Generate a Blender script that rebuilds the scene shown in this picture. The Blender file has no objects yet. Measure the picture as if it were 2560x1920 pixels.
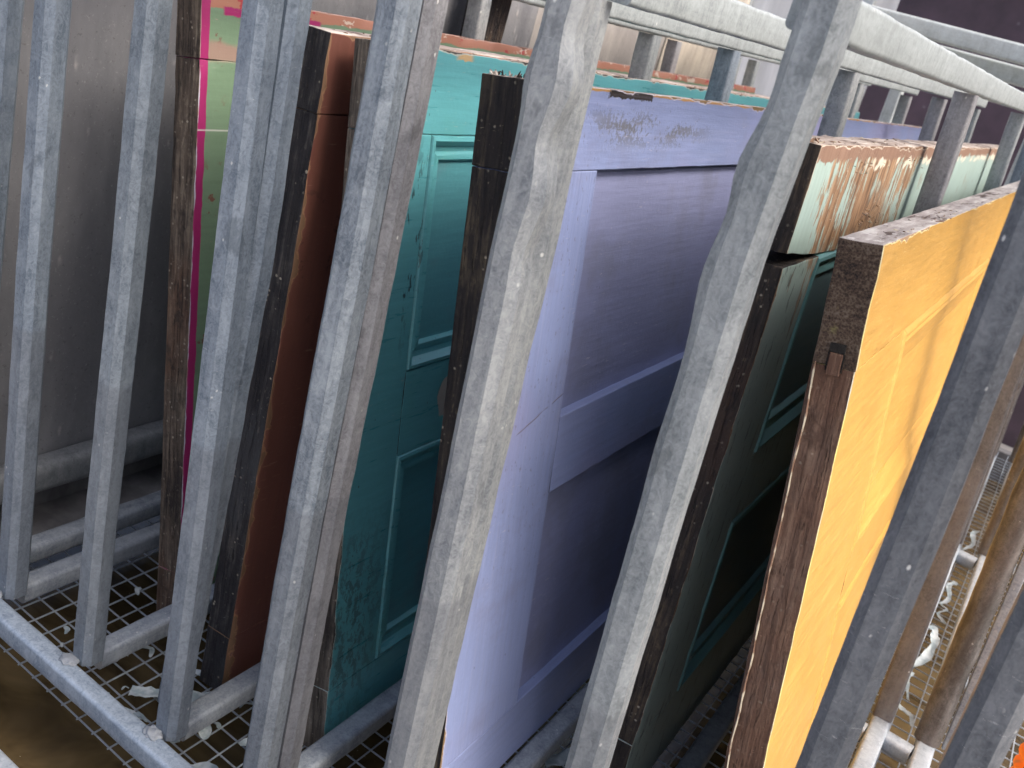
import bpy, bmesh, math, random
from mathutils import Vector, Matrix, noise
random.seed(7)
S = bpy.context.scene
COL = S.collection
R = math.radians

# ------------------------------------------------------------------ camera, sky, sun, exposure
cam = bpy.data.cameras.new('camera'); camo = bpy.data.objects.new('camera', cam); COL.objects.link(camo)
right = Vector((0.82873725, 0.49412408, 0.26274697)); upv = Vector((-0.39842299, 0.19123158, 0.89704493)); back = Vector((0.39300598, -0.84809898, 0.35535113))
camo.matrix_world = Matrix(((right.x, upv.x, back.x, 0), (right.y, upv.y, back.y, 0), (right.z, upv.z, back.z, .82), (0, 0, 0, 1)))
cam.sensor_width = 36; cam.lens = 36.42; cam.clip_start = .02; cam.clip_end = 600
cam.dof.use_dof = True; cam.dof.focus_distance = 1.02; cam.dof.aperture_fstop = 13
S.camera = camo

SUN_EL, SUN_AZ = 50, 86          # azimuth clockwise from +Y
W = bpy.data.worlds.new('World'); S.world = W; W.use_nodes = True
wt = W.node_tree; wt.nodes.clear()
sky = wt.nodes.new('ShaderNodeTexSky'); sky.sky_type = 'NISHITA'; sky.sun_disc = False
sky.sun_elevation = R(SUN_EL); sky.sun_rotation = R(SUN_AZ); sky.air_density = .7; sky.dust_density = 7; sky.ozone_density = .6
bg = wt.nodes.new('ShaderNodeBackground'); bg.inputs['Strength'].default_value = .15
wo = wt.nodes.new('ShaderNodeOutputWorld'); wt.links.new(sky.outputs[0], bg.inputs[0]); wt.links.new(bg.outputs[0], wo.inputs[0])
sl = bpy.data.lights.new('sun', 'SUN'); sl.energy = .55; sl.angle = R(18); sl.color = (1, .93, .82)
so = bpy.data.objects.new('sun', sl); COL.objects.link(so); so.location = (3, 2, 5)
sd = Vector((math.sin(R(SUN_AZ)) * math.cos(R(SUN_EL)), math.cos(R(SUN_AZ)) * math.cos(R(SUN_EL)), math.sin(R(SUN_EL))))
so.rotation_euler = sd.to_track_quat('Z', 'Y').to_euler()
S.view_settings.view_transform = 'Standard'; S.view_settings.look = 'None'; S.view_settings.gamma = 1
S.view_settings.exposure = 1.2; S.view_settings.use_curve_mapping = False
S.cycles.max_bounces = 6; S.cycles.diffuse_bounces = 4; S.cycles.glossy_bounces = 3; S.cycles.use_adaptive_sampling = True; S.cycles.adaptive_threshold = .03

# ------------------------------------------------------------------ helpers: objects
def tag(o, label=None, cat=None, group=None, kind=None):
    if label: o['label'] = label
    if cat: o['category'] = cat
    if group: o['group'] = group
    if kind: o['kind'] = kind
    return o
def empty(name, loc=(0, 0, 0), rot=(0, 0, 0)):
    o = bpy.data.objects.new(name, None); COL.objects.link(o); o.location = loc; o.rotation_euler = rot; o.empty_display_size = .05
    return o
def link(name, me, parent=None):
    o = bpy.data.objects.new(name, me); COL.objects.link(o)
    if parent: o.parent = parent
    return o
def finish(name, bm, mats, parent=None, sharp=38, smooth=True):
    bmesh.ops.recalc_face_normals(bm, faces=bm.faces)
    me = bpy.data.meshes.new(name); bm.to_mesh(me); bm.free()
    for m in (mats if isinstance(mats, (list, tuple)) else [mats]): me.materials.append(m)
    if smooth:
        me.polygons.foreach_set('use_smooth', [True] * len(me.polygons)); me.set_sharp_from_angle(angle=R(sharp))
    return link(name, me, parent)
def nz(p, f, s=0): return noise.noise(Vector((p[0] * f + s, p[1] * f + s * 1.7, p[2] * f - s)))

def grid_box(bm, lo, hi, step):
    """surface-gridded box"""
    n = [max(1, min(90, round((hi[i] - lo[i]) / step[i]))) for i in range(3)]
    vs = {}
    def v(i, j, k):
        if (i, j, k) not in vs:
            vs[i, j, k] = bm.verts.new([lo[a] + (hi[a] - lo[a]) * (i, j, k)[a] / n[a] for a in range(3)])
        return vs[i, j, k]
    for a in range(3):
        b, c = (a + 1) % 3, (a + 2) % 3
        for e in (0, n[a]):
            for q in range(n[b]):
                for r in range(n[c]):
                    idx = []
                    for dq, dr in ((0, 0), (1, 0), (1, 1), (0, 1)):
                        t = [0, 0, 0]; t[a] = e; t[b] = q + dq; t[c] = r + dr; idx.append(v(*t))
                    bm.faces.new(idx)

def board(name, lo, hi, mats, parent, bev=.0018, jit=.0006, step=(.012, .03, .03), seed=0, shape=None):
    """a worn plank; material slots: 0 right face, 1 ends, 2 top edge, 3 other"""
    bm = bmesh.new(); grid_box(bm, lo, hi, step)
    bmesh.ops.recalc_face_normals(bm, faces=bm.faces)
    es = [e for e in bm.edges if len(e.link_faces) == 2 and e.link_faces[0].normal.dot(e.link_faces[1].normal) < .3]
    if bev: bmesh.ops.bevel(bm, geom=es, offset=bev, segments=2, affect='EDGES', profile=.5)
    for v in bm.verts:
        p = v.co.copy()
        if shape: v.co = shape(p)
        w = jit * (1 + .8 * nz(p, 8, seed))
        v.co += Vector((nz(p, 55, seed), nz(p, 55, seed + 9), nz(p, 55, seed + 21))) * w + Vector((nz(p, 190, seed), nz(p, 190, seed + 4), nz(p, 190, seed + 8))) * w * .5
    bm.normal_update()
    for f in bm.faces:
        nn = f.normal
        f.material_index = 0 if nn.x > .6 else 1 if abs(nn.y) > .6 else 2 if nn.z > .6 else 3 if (nn.x < -.6 or nn.z < -.6) else (0 if nn.x > .3 else 2 if nn.z > .3 else 1)
    me_mats = mats if isinstance(mats, (list, tuple)) else [mats] * 4
    return finish(name, bm, me_mats, parent, sharp=17)

def section(w, d, r, n=5):
    pts = []
    for cx, cy, a0 in ((w / 2 - r, d / 2 - r, 0), (-w / 2 + r, d / 2 - r, 90), (-w / 2 + r, -d / 2 + r, 180), (w / 2 - r, -d / 2 + r, 270)):
        for i in range(n): a = R(a0 + 90 * i / (n - 1)); pts.append((cx + r * math.cos(a), cy + r * math.sin(a)))
    return pts
def tube(name, path, sec, mat, parent, step=.02, wob=.0004, seed=0, lumps=(), side=None, origin=Vector((0, 0, 0))):
    """rounded box tube swept along a polyline; lumps = (distance, along-section direction (a, b), amplitude, spread)"""
    path = [Vector(p) for p in path]
    pts = []; L = 0
    for a, b in zip(path, path[1:]):
        n = max(1, round((b - a).length / step))
        for i in range(n): pts.append((a.lerp(b, i / n), L + (b - a).length * i / n))
        L += (b - a).length
    pts.append((path[-1], L))
    bm = bmesh.new(); rings = []
    for i, (p, l) in enumerate(pts):
        p0 = pts[max(0, i - 1)][0]; p1 = pts[min(len(pts) - 1, i + 1)][0]; t = (p1 - p0).normalized()
        ref = side or (Vector((0, 1, 0)) if abs(t.z) > .6 else Vector((0, 0, 1)))
        u = ref.cross(t).normalized() if abs(t.z) > .6 else t.cross(ref).normalized()
        v = t.cross(u) if abs(t.z) > .6 else u.cross(t)
        if abs(t.z) > .6 and v.y < 0: v = -v
        if abs(t.z) > .6 and u.x < 0: u = -u
        ring = []
        for (a, b) in sec:
            q = p + u * a + v * b
            nrm = (u * a + v * b).normalized()
            q += nrm * (wob * 2 * nz(q, 22, seed) + wob * nz(q, 90, seed))
            for (ld, (la, lb), amp, sg) in lumps:
                k = math.exp(-((l - ld) / sg) ** 2)
                c = max(0, (a * la + b * lb) / (math.hypot(a, b) * math.hypot(la, lb)))
                q += (u * la + v * lb).normalized() * amp * k * c
            ring.append(bm.verts.new(q - origin))
        rings.append(ring)
    m = len(sec)
    for a, b in zip(rings, rings[1:]):
        for i in range(m): bm.faces.new((a[i], a[(i + 1) % m], b[(i + 1) % m], b[i]))
    bm.faces.new(rings[0]); bm.faces.new(rings[-1])
    return finish(name, bm, mat, parent, sharp=28)

def ribbon(name, pts, width, mat, thick=.0006, seed=0, curl=.4, parent=None):
    """crumpled thin strip with thickness following a polyline"""
    bm = bmesh.new(); rows = []
    pts = [Vector(p) for p in pts]; dense = []
    for i in range(len(pts) - 1):
        a = pts[max(0, i - 1)]; b = pts[i]; c = pts[i + 1]; d = pts[min(len(pts) - 1, i + 2)]
        for k in range(6):
            t = k / 6; t2 = t * t; t3 = t2 * t
            dense.append(.5 * ((2 * b) + (c - a) * t + (2 * a - 5 * b + 4 * c - d) * t2 + (3 * b - a - 3 * c + d) * t3))
    dense.append(pts[-1]); n = len(dense)
    for i, p in enumerate(dense):
        t = (dense[min(n - 1, i + 1)] - dense[max(0, i - 1)]).normalized()
        s = t.cross(Vector((0, 0, 1))); s = s.normalized() if s.length > 1e-4 else Vector((1, 0, 0))
        f = i / (n - 1)
        w = width * (.35 + .65 * math.sin(math.pi * min(1, max(.04, f))) ** .6) * (1 + .5 * nz(p, 60, seed))
        tw = curl * nz(p, 30, seed + 3) * 2
        s = (s * math.cos(tw) + Vector((0, 0, 1)) * math.sin(tw))
        row = []
        for j in range(6):
            h = (j / 5 - .5) * w
            q = p + s * h + Vector((0, 0, 1)) * (abs(h) * curl * .5 + .003 * nz(p + s * h, 120, seed))
            row.append(q)
        rows.append(row)
    tv = [[bm.verts.new(q + Vector((0, 0, thick))) for q in r] for r in rows]
    bv = [[bm.verts.new(q) for q in r] for r in rows]
    for i in range(n - 1):
        for j in range(5):
            bm.faces.new((tv[i][j], tv[i][j + 1], tv[i + 1][j + 1], tv[i + 1][j]))
            bm.faces.new((bv[i][j], bv[i + 1][j], bv[i + 1][j + 1], bv[i][j + 1]))
    for i in range(n - 1):
        for j in (0, 5): bm.faces.new((tv[i][j], tv[i + 1][j], bv[i + 1][j], bv[i][j]))
    for j in range(5):
        for i in (0, n - 1): bm.faces.new((tv[i][j], tv[i][j + 1], bv[i][j + 1], bv[i][j]))
    return finish(name, bm, mat, parent, sharp=60)

# ------------------------------------------------------------------ helpers: materials
class NT:
    def __init__(s, name, pos=False):
        s.m = bpy.data.materials.new(name); s.m.use_nodes = True; s.t = s.m.node_tree; s.t.nodes.clear()
        s.out = s.t.nodes.new('ShaderNodeOutputMaterial'); s.b = s.t.nodes.new('ShaderNodeBsdfPrincipled')
        s.t.links.new(s.b.outputs[0], s.out.inputs[0])
        if pos: s.P = s.t.nodes.new('ShaderNodeNewGeometry').outputs['Position']
        else: s.P = s.t.nodes.new('ShaderNodeTexCoord').outputs['Object']
        sp = s.t.nodes.new('ShaderNodeSeparateXYZ'); s.t.links.new(s.P, sp.inputs[0]); s.x, s.y, s.z = sp.outputs
    def put(s, sock, v):
        if isinstance(v, bpy.types.NodeSocket): s.t.links.new(v, sock)
        elif isinstance(v, (tuple, list)) and sock.type == 'RGBA': sock.default_value = (*v[:3], 1)
        else: sock.default_value = v
    def map(s, sc=(1, 1, 1), loc=(0, 0, 0), rot=(0, 0, 0)):
        n = s.t.nodes.new('ShaderNodeMapping'); s.put(n.inputs[0], s.P); n.inputs['Scale'].default_value = sc; n.inputs['Location'].default_value = loc; n.inputs['Rotation'].default_value = rot
        return n.outputs[0]
    def noise(s, scale, detail=4, rough=.55, sc=None, loc=(0, 0, 0), dist=0, rot=(0, 0, 0)):
        n = s.t.nodes.new('ShaderNodeTexNoise'); s.put(n.inputs['Vector'], s.map(sc or (1, 1, 1), loc, rot)); n.inputs['Scale'].default_value = scale
        n.inputs['Detail'].default_value = min(detail, 4); n.inputs['Roughness'].default_value = rough; n.inputs['Distortion'].default_value = dist
        return n.outputs['Fac']
    def voro(s, scale, sc=None, feature='F1', out='Distance', loc=(0, 0, 0)):
        n = s.t.nodes.new('ShaderNodeTexVoronoi'); s.put(n.inputs['Vector'], s.map(sc or (1, 1, 1), loc)); n.inputs['Scale'].default_value = scale; n.feature = feature
        return n.outputs[out]
    def m2(s, op, a, b=0., c=0., clamp=False):
        n = s.t.nodes.new('ShaderNodeMath'); n.operation = op; n.use_clamp = clamp
        for i, v in enumerate((a, b, c)): s.put(n.inputs[i], v)
        return n.outputs[0]
    def add(s, a, b): return s.m2('ADD', a, b)
    def sub(s, a, b): return s.m2('SUBTRACT', a, b)
    def mul(s, a, b): return s.m2('MULTIPLY', a, b)
    def mx(s, a, b): return s.m2('MAXIMUM', a, b)
    def mn(s, a, b): return s.m2('MINIMUM', a, b)
    def step(s, v, lo, hi, a=0., b=1.):
        n = s.t.nodes.new('ShaderNodeMapRange'); n.interpolation_type = 'SMOOTHSTEP'; s.put(n.inputs[0], v)
        n.inputs[1].default_value = lo; n.inputs[2].default_value = hi; n.inputs[3].default_value = a; n.inputs[4].default_value = b
        return n.outputs[0]
    def mix(s, f, a, b, mode='MIX'):
        n = s.t.nodes.new('ShaderNodeMix'); n.data_type = 'RGBA'; n.blend_type = mode
        s.put(n.inputs[0], f); s.put(n.inputs[6], a); s.put(n.inputs[7], b)
        return n.outputs[2]
    def ramp(s, f, stops):
        n = s.t.nodes.new('ShaderNodeValToRGB'); s.put(n.inputs[0], f); e = n.color_ramp.elements
        while len(e) < len(stops): e.new(.5)
        for i, (p, c) in enumerate(stops): e[i].position = p; e[i].color = (*c, 1)
        return n.outputs[0]
    def band(s, c, lo, hi, soft): return s.mul(s.step(c, lo - soft, lo + soft), s.step(c, hi - soft, hi + soft, 1., 0.))
    def bump(s, h, strength=.3, dist=.001, prev=None):
        n = s.t.nodes.new('ShaderNodeBump'); n.inputs['Strength'].default_value = strength; n.inputs['Distance'].default_value = dist
        s.put(n.inputs['Height'], h)
        if prev is not None: s.put(n.inputs['Normal'], prev)
        return n.outputs[0]
    def done(s, col, rough=.5, metal=0., normal=None, spec=.5):
        s.put(s.b.inputs['Base Color'], col); s.put(s.b.inputs['Roughness'], rough); s.put(s.b.inputs['Metallic'], metal); s.put(s.b.inputs['Specular IOR Level'], spec)
        if normal is not None: s.put(s.b.inputs['Normal'], normal)
        return s.m

def galv(name, lo=(.17, .2, .235), hi=(.42, .46, .49), seed=0, metal=.3, stain=True, streak=(6, 6, .5), grime=.0, warm=0.):
    """weathered zinc: cloudy frost, faint drawn streaks, scratches and splashes of paint"""
    n = NT(name, pos=True); L = (seed * 3.1, seed * 1.7, seed * .9); lo = tuple(c * k for c, k in zip(lo, (.82, .86, .9))); hi = tuple(c * k for c, k in zip(hi, (.88, .92, .96)))
    a = n.noise(46, 8, .7, loc=L, dist=.5, sc=(1, 1, .55)); st = n.noise(22, 5, .6, sc=streak, loc=L); big = n.noise(6, 3, .5, loc=L)
    fr = n.noise(150, 6, .75, loc=L, dist=1.5, sc=(1, 1, .8)); fine = n.noise(520, 3, .7, loc=L)
    f = n.add(n.add(n.mul(a, .4), n.mul(st, .27)), n.add(n.mul(big, .22), n.mul(fr, .48)))
    md = tuple((x + y) / 2 for x, y in zip(lo, hi))
    col = n.ramp(n.sub(f, .185), [(.36, lo), (.5, md), (.64, hi)])
    col = n.mix(n.mul(n.step(n.noise(8, 3, .6, sc=(7, 7, .4), loc=(L[0] + 5, L[1], L[2])), .56, .7), .3), col, tuple(min(1, h * 1.18) for h in hi))
    col = n.mix(n.step(fine, .35, .75, 0., .3), col, hi)
    scr = n.m2('MULTIPLY', n.step(n.noise(70, 3, .7, sc=(1, 1, 9), loc=L, dist=.9, rot=(.6, .3, .3)), .66, .72), n.step(big, .42, .6))
    col = n.mix(n.mul(scr, .5), col, (.62, .64, .65))
    dots = n.mul(n.step(n.add(n.voro(80, loc=L, sc=(1, 1, .7)), n.mul(n.sub(fr, .5), .25)), .05, .13, 1., 0.), n.step(n.noise(26, 3, .6, loc=L), .54, .62))
    col = n.mix(n.mul(dots, .85), col, (.7, .72, .7))
    drk = n.mul(n.step(n.noise(30, 6, .7, loc=(L[0], L[1], L[2] + 7), sc=(1, 1, .6)), .6, .7), .5); col = n.mix(drk, col, tuple(x * .62 for x in lo))
    if warm: col = n.mix(n.mul(n.step(n.noise(14, 4, .6, sc=(1, 1, .4), loc=L), .46, .66), warm), col, (.17, .125, .095))
    if grime: col = n.mix(n.mul(n.step(n.noise(18, 6, .7, loc=L, sc=(2, 2, .6)), .42, .6), grime), col, (.045, .04, .036))
    rough = n.step(f, .5, .82, .66, .42)
    if stain:
        w = n.step(n.add(n.z, n.mul(n.noise(40, 3, .5, loc=L), .014)), .341, .349, 1., 0.)
        col = n.mix(n.mul(w, .38), col, (.12, .13, .15))
    nb = n.bump(n.add(n.mul(a, .35), n.add(n.mul(fr, .4), n.mul(fine, .25))), .4, .0012)
    return n.done(col, rough, metal, nb)

def dirty_wood(name, dark=(.012, .011, .013), mid=(.04, .03, .024), hi=(.14, .11, .085), axis='z', amt=.5, seed=0, patches=None, spots=.6):
    n = NT(name); L = (seed * 2.3, seed, seed * 1.1)
    sc = {'z': (9, 9, .55), 'y': (9, .55, 9), 'e': (5, 5, 5)}[axis]
    g = n.noise(16, 6, .65, sc=sc, loc=L, dist=.4); big = n.noise(9, 4, .6, loc=L, sc=(1, 1, .6)); fi = n.noise(130, 4, .7, loc=L)
    f = n.add(n.add(n.mul(g, .55), n.mul(big, .5)), n.mul(fi, .12))
    col = n.ramp(f, [(.48, dark), (.6, mid), (.74, hi)])
    if patches: col = n.mix(n.mul(n.step(n.noise(7, 4, .6, loc=(L[0] + 4, L[1], L[2]), sc=(1, 1, .45)), .5, .62), patches[1]), col, patches[0])
    w = n.mul(n.step(n.add(n.voro(120, loc=L), n.mul(n.sub(fi, .5), .5)), .06, .22, 1., 0.), n.step(n.noise(22, 3, .6, loc=L), .47, .57))
    col = n.mix(n.mul(w, spots), col, (.42, .38, .3))
    spl = n.mul(n.step(n.noise(90, 3, .7, sc=(1, 1, 3.5), loc=L, dist=1.2, rot=(.7, .4, 0)), .67, .72), n.step(n.noise(13, 3, .6, loc=(L[0], L[1] + 2, L[2])), .44, .58)); col = n.mix(n.mul(spl, .6), col, tuple(min(1, x * 2.2 + .06) for x in hi))
    blot = n.noise(28, 4, .7, loc=(L[0] + 6, L[1] + 1, L[2]), sc=(1, 1, .6)); col = n.mix(n.mul(n.step(blot, .52, .64), .5), col, mid); col = n.mix(n.mul(n.step(blot, .36, .46, 1., 0.), .7), col, dark)
    fib = n.mul(n.step(n.noise(160, 3, .7, sc=(1, 1, .4), loc=L), .58, .66), n.step(blot, .48, .58)); col = n.mix(n.mul(fib, .55), col, hi)
    crack = n.step(n.noise(26, 5, .7, sc=sc, loc=(9, 3, 1), dist=1.2), .36, .42, 1., 0.)
    col = n.mix(n.mul(crack, .8), col, dark)
    nb = n.bump(n.sub(n.add(n.mul(g, 1.), n.add(n.mul(fi, .5), n.mul(blot, .8))), n.mul(crack, .9)), .9, .003)
    return n.done(col, .72, 0, nb, .35)

def endgrain(name, a=(.015, .012, .012), b=(.075, .05, .035), seed=0):
    n = NT(name); L = (seed, 0, 0)
    w = n.t.nodes.new('ShaderNodeTexWave'); w.wave_type = 'BANDS'; w.bands_direction = 'Z'; n.put(w.inputs['Vector'], n.map((1, 1, 1), L, (.25, 0, 0)))
    w.inputs['Scale'].default_value = 60; w.inputs['Distortion'].default_value = 5; w.inputs['Detail'].default_value = 3; w.inputs['Detail Scale'].default_value = .8
    d = n.voro(560, loc=L); big = n.noise(24, 5, .65, loc=L); fi = n.noise(240, 4, .75, loc=L)
    f = n.add(n.add(n.mul(w.outputs['Fac'], .03), n.mul(d, .22)), n.add(n.mul(big, .5), n.mul(fi, .35)))
    col = n.ramp(f, [(.42, a), (.56, b), (.74, (.17, .14, .11))])
    col = n.mix(n.mul(n.step(n.noise(34, 4, .6, loc=(5, 5, seed)), .6, .68), .55), col, (.26, .24, .1))
    col = n.mix(n.mul(n.step(n.noise(21, 4, .6, loc=(1, 5, seed)), .6, .7), .5), col, (.14, .2, .19))
    return n.done(col, .8, 0, n.bump(f, .8, .002), .3)

def top_edge(name, base=(.33, .28, .25), pale=(.55, .52, .48), dark=(.07, .05, .04), seed=0):
    n = NT(name); L = (seed * 1.3, seed, 0)
    g = n.noise(14, 6, .65, sc=(8, .8, 8), loc=L); c = n.noise(60, 5, .7, loc=L, sc=(1, .6, 1)); big = n.noise(11, 3, .5, loc=L)
    col = n.ramp(n.add(n.mul(g, .6), n.mul(big, .45)), [(.42, dark), (.47, tuple(x * .8 for x in base)), (.55, base), (.64, pale)])
    col = n.mix(n.step(c, .58, .63), col, pale); col = n.mix(n.mul(n.step(c, .3, .36, 1., 0.), .8), col, dark)
    return n.done(col, .75, 0, n.bump(n.add(g, c), .7, .0022), .3)

def paint(name, base, H, dark=None, wood=(.16, .1, .06), prim=(.6, .57, .5), rough=.38, chip=.012, holes=.7, scuff=.0, grain='y', seed=0, extra=None, edge_t=True, speck=.5, var=.16, endw=.010, bumpy=.25):
    """brushed old gloss paint over wood, worn through at the door's edges"""
    n = NT(name); L = (seed * 1.9, seed * .7, seed * 1.3)
    br = n.noise(30, 5, .6, sc=(4, .35, 5) if grain == 'y' else (4, 5, .35), loc=L); big = n.noise(4.5, 4, .55, loc=L); fi = n.noise(190, 3, .6, loc=L)
    dk = dark or tuple(c * .72 for c in base); lt = tuple(min(1, c * 1.12 + .015) for c in base)
    col = n.mix(n.step(n.add(n.mul(br, .5), n.mul(big, .5)), .36, .64), dk if var > .2 else tuple(b * (1 - var) for b in base), base)
    col = n.mix(n.mul(n.step(fi, .5, .75), .22), col, lt)
    hgt = n.add(n.mul(br, .55), n.mul(fi, .2))
    if extra: col, hgt = extra(n, col, hgt, L)
    # fine scratches and dark specks
    sc1 = n.mul(n.step(n.noise(42, 2, .6, sc=(1, 1.6, 11), loc=L, rot=(.9, 0, 0), dist=.5), .685, .71), n.step(n.noise(7, 2, .5, loc=(L[0] + 3, L[1], L[2])), .47, .6))
    col = n.mix(n.mul(sc1, .5), col, prim)
    dts = n.mul(n.step(n.voro(62, sc=(1, 1, .75), loc=L), .045, .085, 1., 0.), n.step(n.noise(15, 2, .5, loc=L), .5, .62))
    col = n.mix(n.mul(dts, speck), col, (.05, .04, .035))
    if scuff:
        sm = n.mul(n.step(n.noise(120, 4, .75, sc=(1, 1.8, .7), loc=L), .54, .6), n.step(n.noise(5.5, 4, .6, loc=(L[0], L[1] + 7, L[2])), .53, .64))
        col = n.mix(n.mul(sm, scuff), col, (.07, .07, .065)); hgt = n.sub(hgt, n.mul(sm, .4))
    # chips through to undercoat and wood
    c = n.noise(34, 6, .62, sc=(1, .8, 1), loc=(L[0] + 11, L[1], L[2])); lm = n.noise(6, 3, .5, loc=(L[0], L[1], L[2] + 5))
    cv = n.add(n.mul(c, .7), n.mul(lm, .3))
    th = 1 - .36 * holes
    p1 = n.step(cv, th - .075, th - .065); p2 = n.step(cv, th - .06, th - .052)
    col = n.mix(p1, col, prim); col = n.mix(p2, col, wood)
    e = n.add(n.y, .0)
    if edge_t: e = n.mn(n.mul(e, chip / endw), n.sub(H, n.z))
    en = n.mul(n.m2('POWER', n.noise(48, 5, .65, sc=(1, .7, .7), loc=(L[0], L[1] + 3, L[2])), 2.2), chip * 3.2)
    en = n.mul(en, n.step(n.noise(10, 3, .6, loc=(L[0] + 2, L[1], L[2] + 1)), .42, .62, .12, 1.15))
    q1 = n.step(n.sub(en, e), -.0004, .0002); q2 = n.step(n.sub(en, e), .0007, .0013)
    col = n.mix(q1, col, prim); col = n.mix(q2, col, wood)
    ch = n.mx(n.mx(p1, q1), 0.)
    hgt = n.sub(hgt, n.mul(ch, .55))
    ro = n.add(n.mul(br, .2), rough - .1); ro = n.mx(ro, n.mul(ch, .75))
    return n.done(col, ro, 0, n.bump(hgt, bumpy, .0026), .5)

# ------------------------------------------------------------------ shared materials
MG = [galv('galvanised_steel_a', lo=(.105, .135, .17), hi=(.30, .345, .39), seed=1), galv('galvanised_steel_b', lo=(.17, .185, .2), hi=(.42, .43, .42), seed=4), galv('galvanised_steel_c', lo=(.17, .165, .175), hi=(.37, .365, .37), seed=8), galv('galvanised_steel_d', lo=(.17, .19, .195), hi=(.40, .42, .42), seed=12), galv('galvanised_steel_e', lo=(.115, .14, .165), hi=(.3, .34, .37), seed=21, streak=(5, 5, 2)), galv('galvanised_steel_f', lo=(.10, .125, .155), hi=(.36, .4, .43), seed=27, streak=(9, 9, .4), metal=.4)]
M_dark = galv('weathered_dark_steel', lo=(.07, .077, .088), hi=(.19, .2, .215), seed=3, metal=.3, stain=False)
M_front = galv('frosted_front_rail', lo=(.22, .27, .33), hi=(.52, .58, .64), seed=16, stain=False, streak=(2, 6, 6))
M_rail = galv('galvanised_rail', lo=(.22, .25, .29), hi=(.48, .51, .54), seed=6, stain=False, streak=(4, .7, 9))
M_top = galv('chalky_galvanised_rail', lo=(.23, .25, .245), hi=(.42, .45, .44), seed=9, stain=False, streak=(6, .8, 9), metal=.15)
M_brown = galv('rust_stained_steel', lo=(.085, .076, .072), hi=(.2, .182, .172), seed=5, stain=False, metal=.1, warm=.15)
M_worn = galv('crusted_brown_pipe', lo=(.055, .05, .047), hi=(.22, .2, .185), seed=15, stain=False, metal=.05, warm=.25, grime=.6)
M_wire = galv('mesh_wire', lo=(.3, .33, .37), hi=(.5, .54, .58), seed=2, stain=False, metal=.4)
n = NT('paint_film'); M_film = n.done(n.mix(n.step(n.noise(60, 4, .6), .4, .62), (.28, .35, .38), (.5, .56, .58)), .55, 0, n.bump(n.noise(160, 3, .6), .5, .001))
n = NT('weld_crust'); M_weld = n.done(n.mix(n.noise(90, 4, .6), (.2, .225, .25), (.36, .39, .42)), .7, .2, n.bump(n.noise(200, 4, .7), .7, .002))

# ------------------------------------------------------------------ setting: ground, liquid, tank
def plane(name, x0, x1, y0, y1, z, mat, nx=1, ny=1):
    bm = bmesh.new(); g = [[bm.verts.new((x0 + (x1 - x0) * i / nx, y0 + (y1 - y0) * j / ny, z)) for j in range(ny + 1)] for i in range(nx + 1)]
    for i in range(nx):
        for j in range(ny): bm.faces.new((g[i][j], g[i + 1][j], g[i + 1][j + 1], g[i][j + 1]))
    return finish(name, bm, mat)
n = NT('concrete', pos=True); a = n.noise(3, 8, .6); b = n.noise(60, 4, .6)
mc = n.done(n.ramp(n.add(n.mul(a, .7), n.mul(b, .3)), [(.35, (.26, .25, .235)), (.65, (.4, .385, .36))]), .85, 0, n.bump(b, .5, .004))
tag(plane('ground', -150, 150, -150, 150, -.42, mc), kind='structure')
n = NT('murky_tank_liquid', pos=True)
a = n.noise(5, 5, .6, dist=1.5, sc=(1, 1.6, 1)); b = n.noise(9, 4, .5, dist=.8)
fl = n.mul(n.step(n.voro(70), .03, .06, 1., 0.), n.step(n.noise(12, 2, .5), .52, .6))
mw = n.done(n.mix(n.mul(fl, .7), n.ramp(a, [(.38, (.045, .031, .014)), (.52, (.088, .062, .028)), (.66, (.125, .09, .043))]), (.5, .45, .35)), .16, 0, n.bump(b, .25, .01), .5)
tag(plane('water', -1.2, .55, .4, 3.25, -.15, mw), kind='structure')
n = NT('tank_steel', pos=True); a = n.noise(12, 6, .65, sc=(1, 1, .5))
mt = n.done(n.ramp(a, [(.38, (.1, .1, .105)), (.6, (.2, .2, .205)), (.75, (.3, .3, .3))]), .65, .2, n.bump(a, .4, .004))
tank = empty('dip_tank', (-.32, 1.8, -.42)); tag(tank, 'low dark steel dip tank holding brown liquid under the rack', 'tank')
for lo, hi in (((-1.24, .37, -.42), (-1.2, 3.29, -.06)), ((.55, .37, -.42), (.59, 3.29, -.06)), ((-1.199, .37, -.42), (.549, .4, -.06)), ((-1.199, 3.25, -.42), (.549, 3.29, -.06))):
    o = board('tank_wall', Vector(lo) - tank.location, Vector(hi) - tank.location, mt, tank, bev=.004, step=(.2, .2, .2), jit=.0008)

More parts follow.
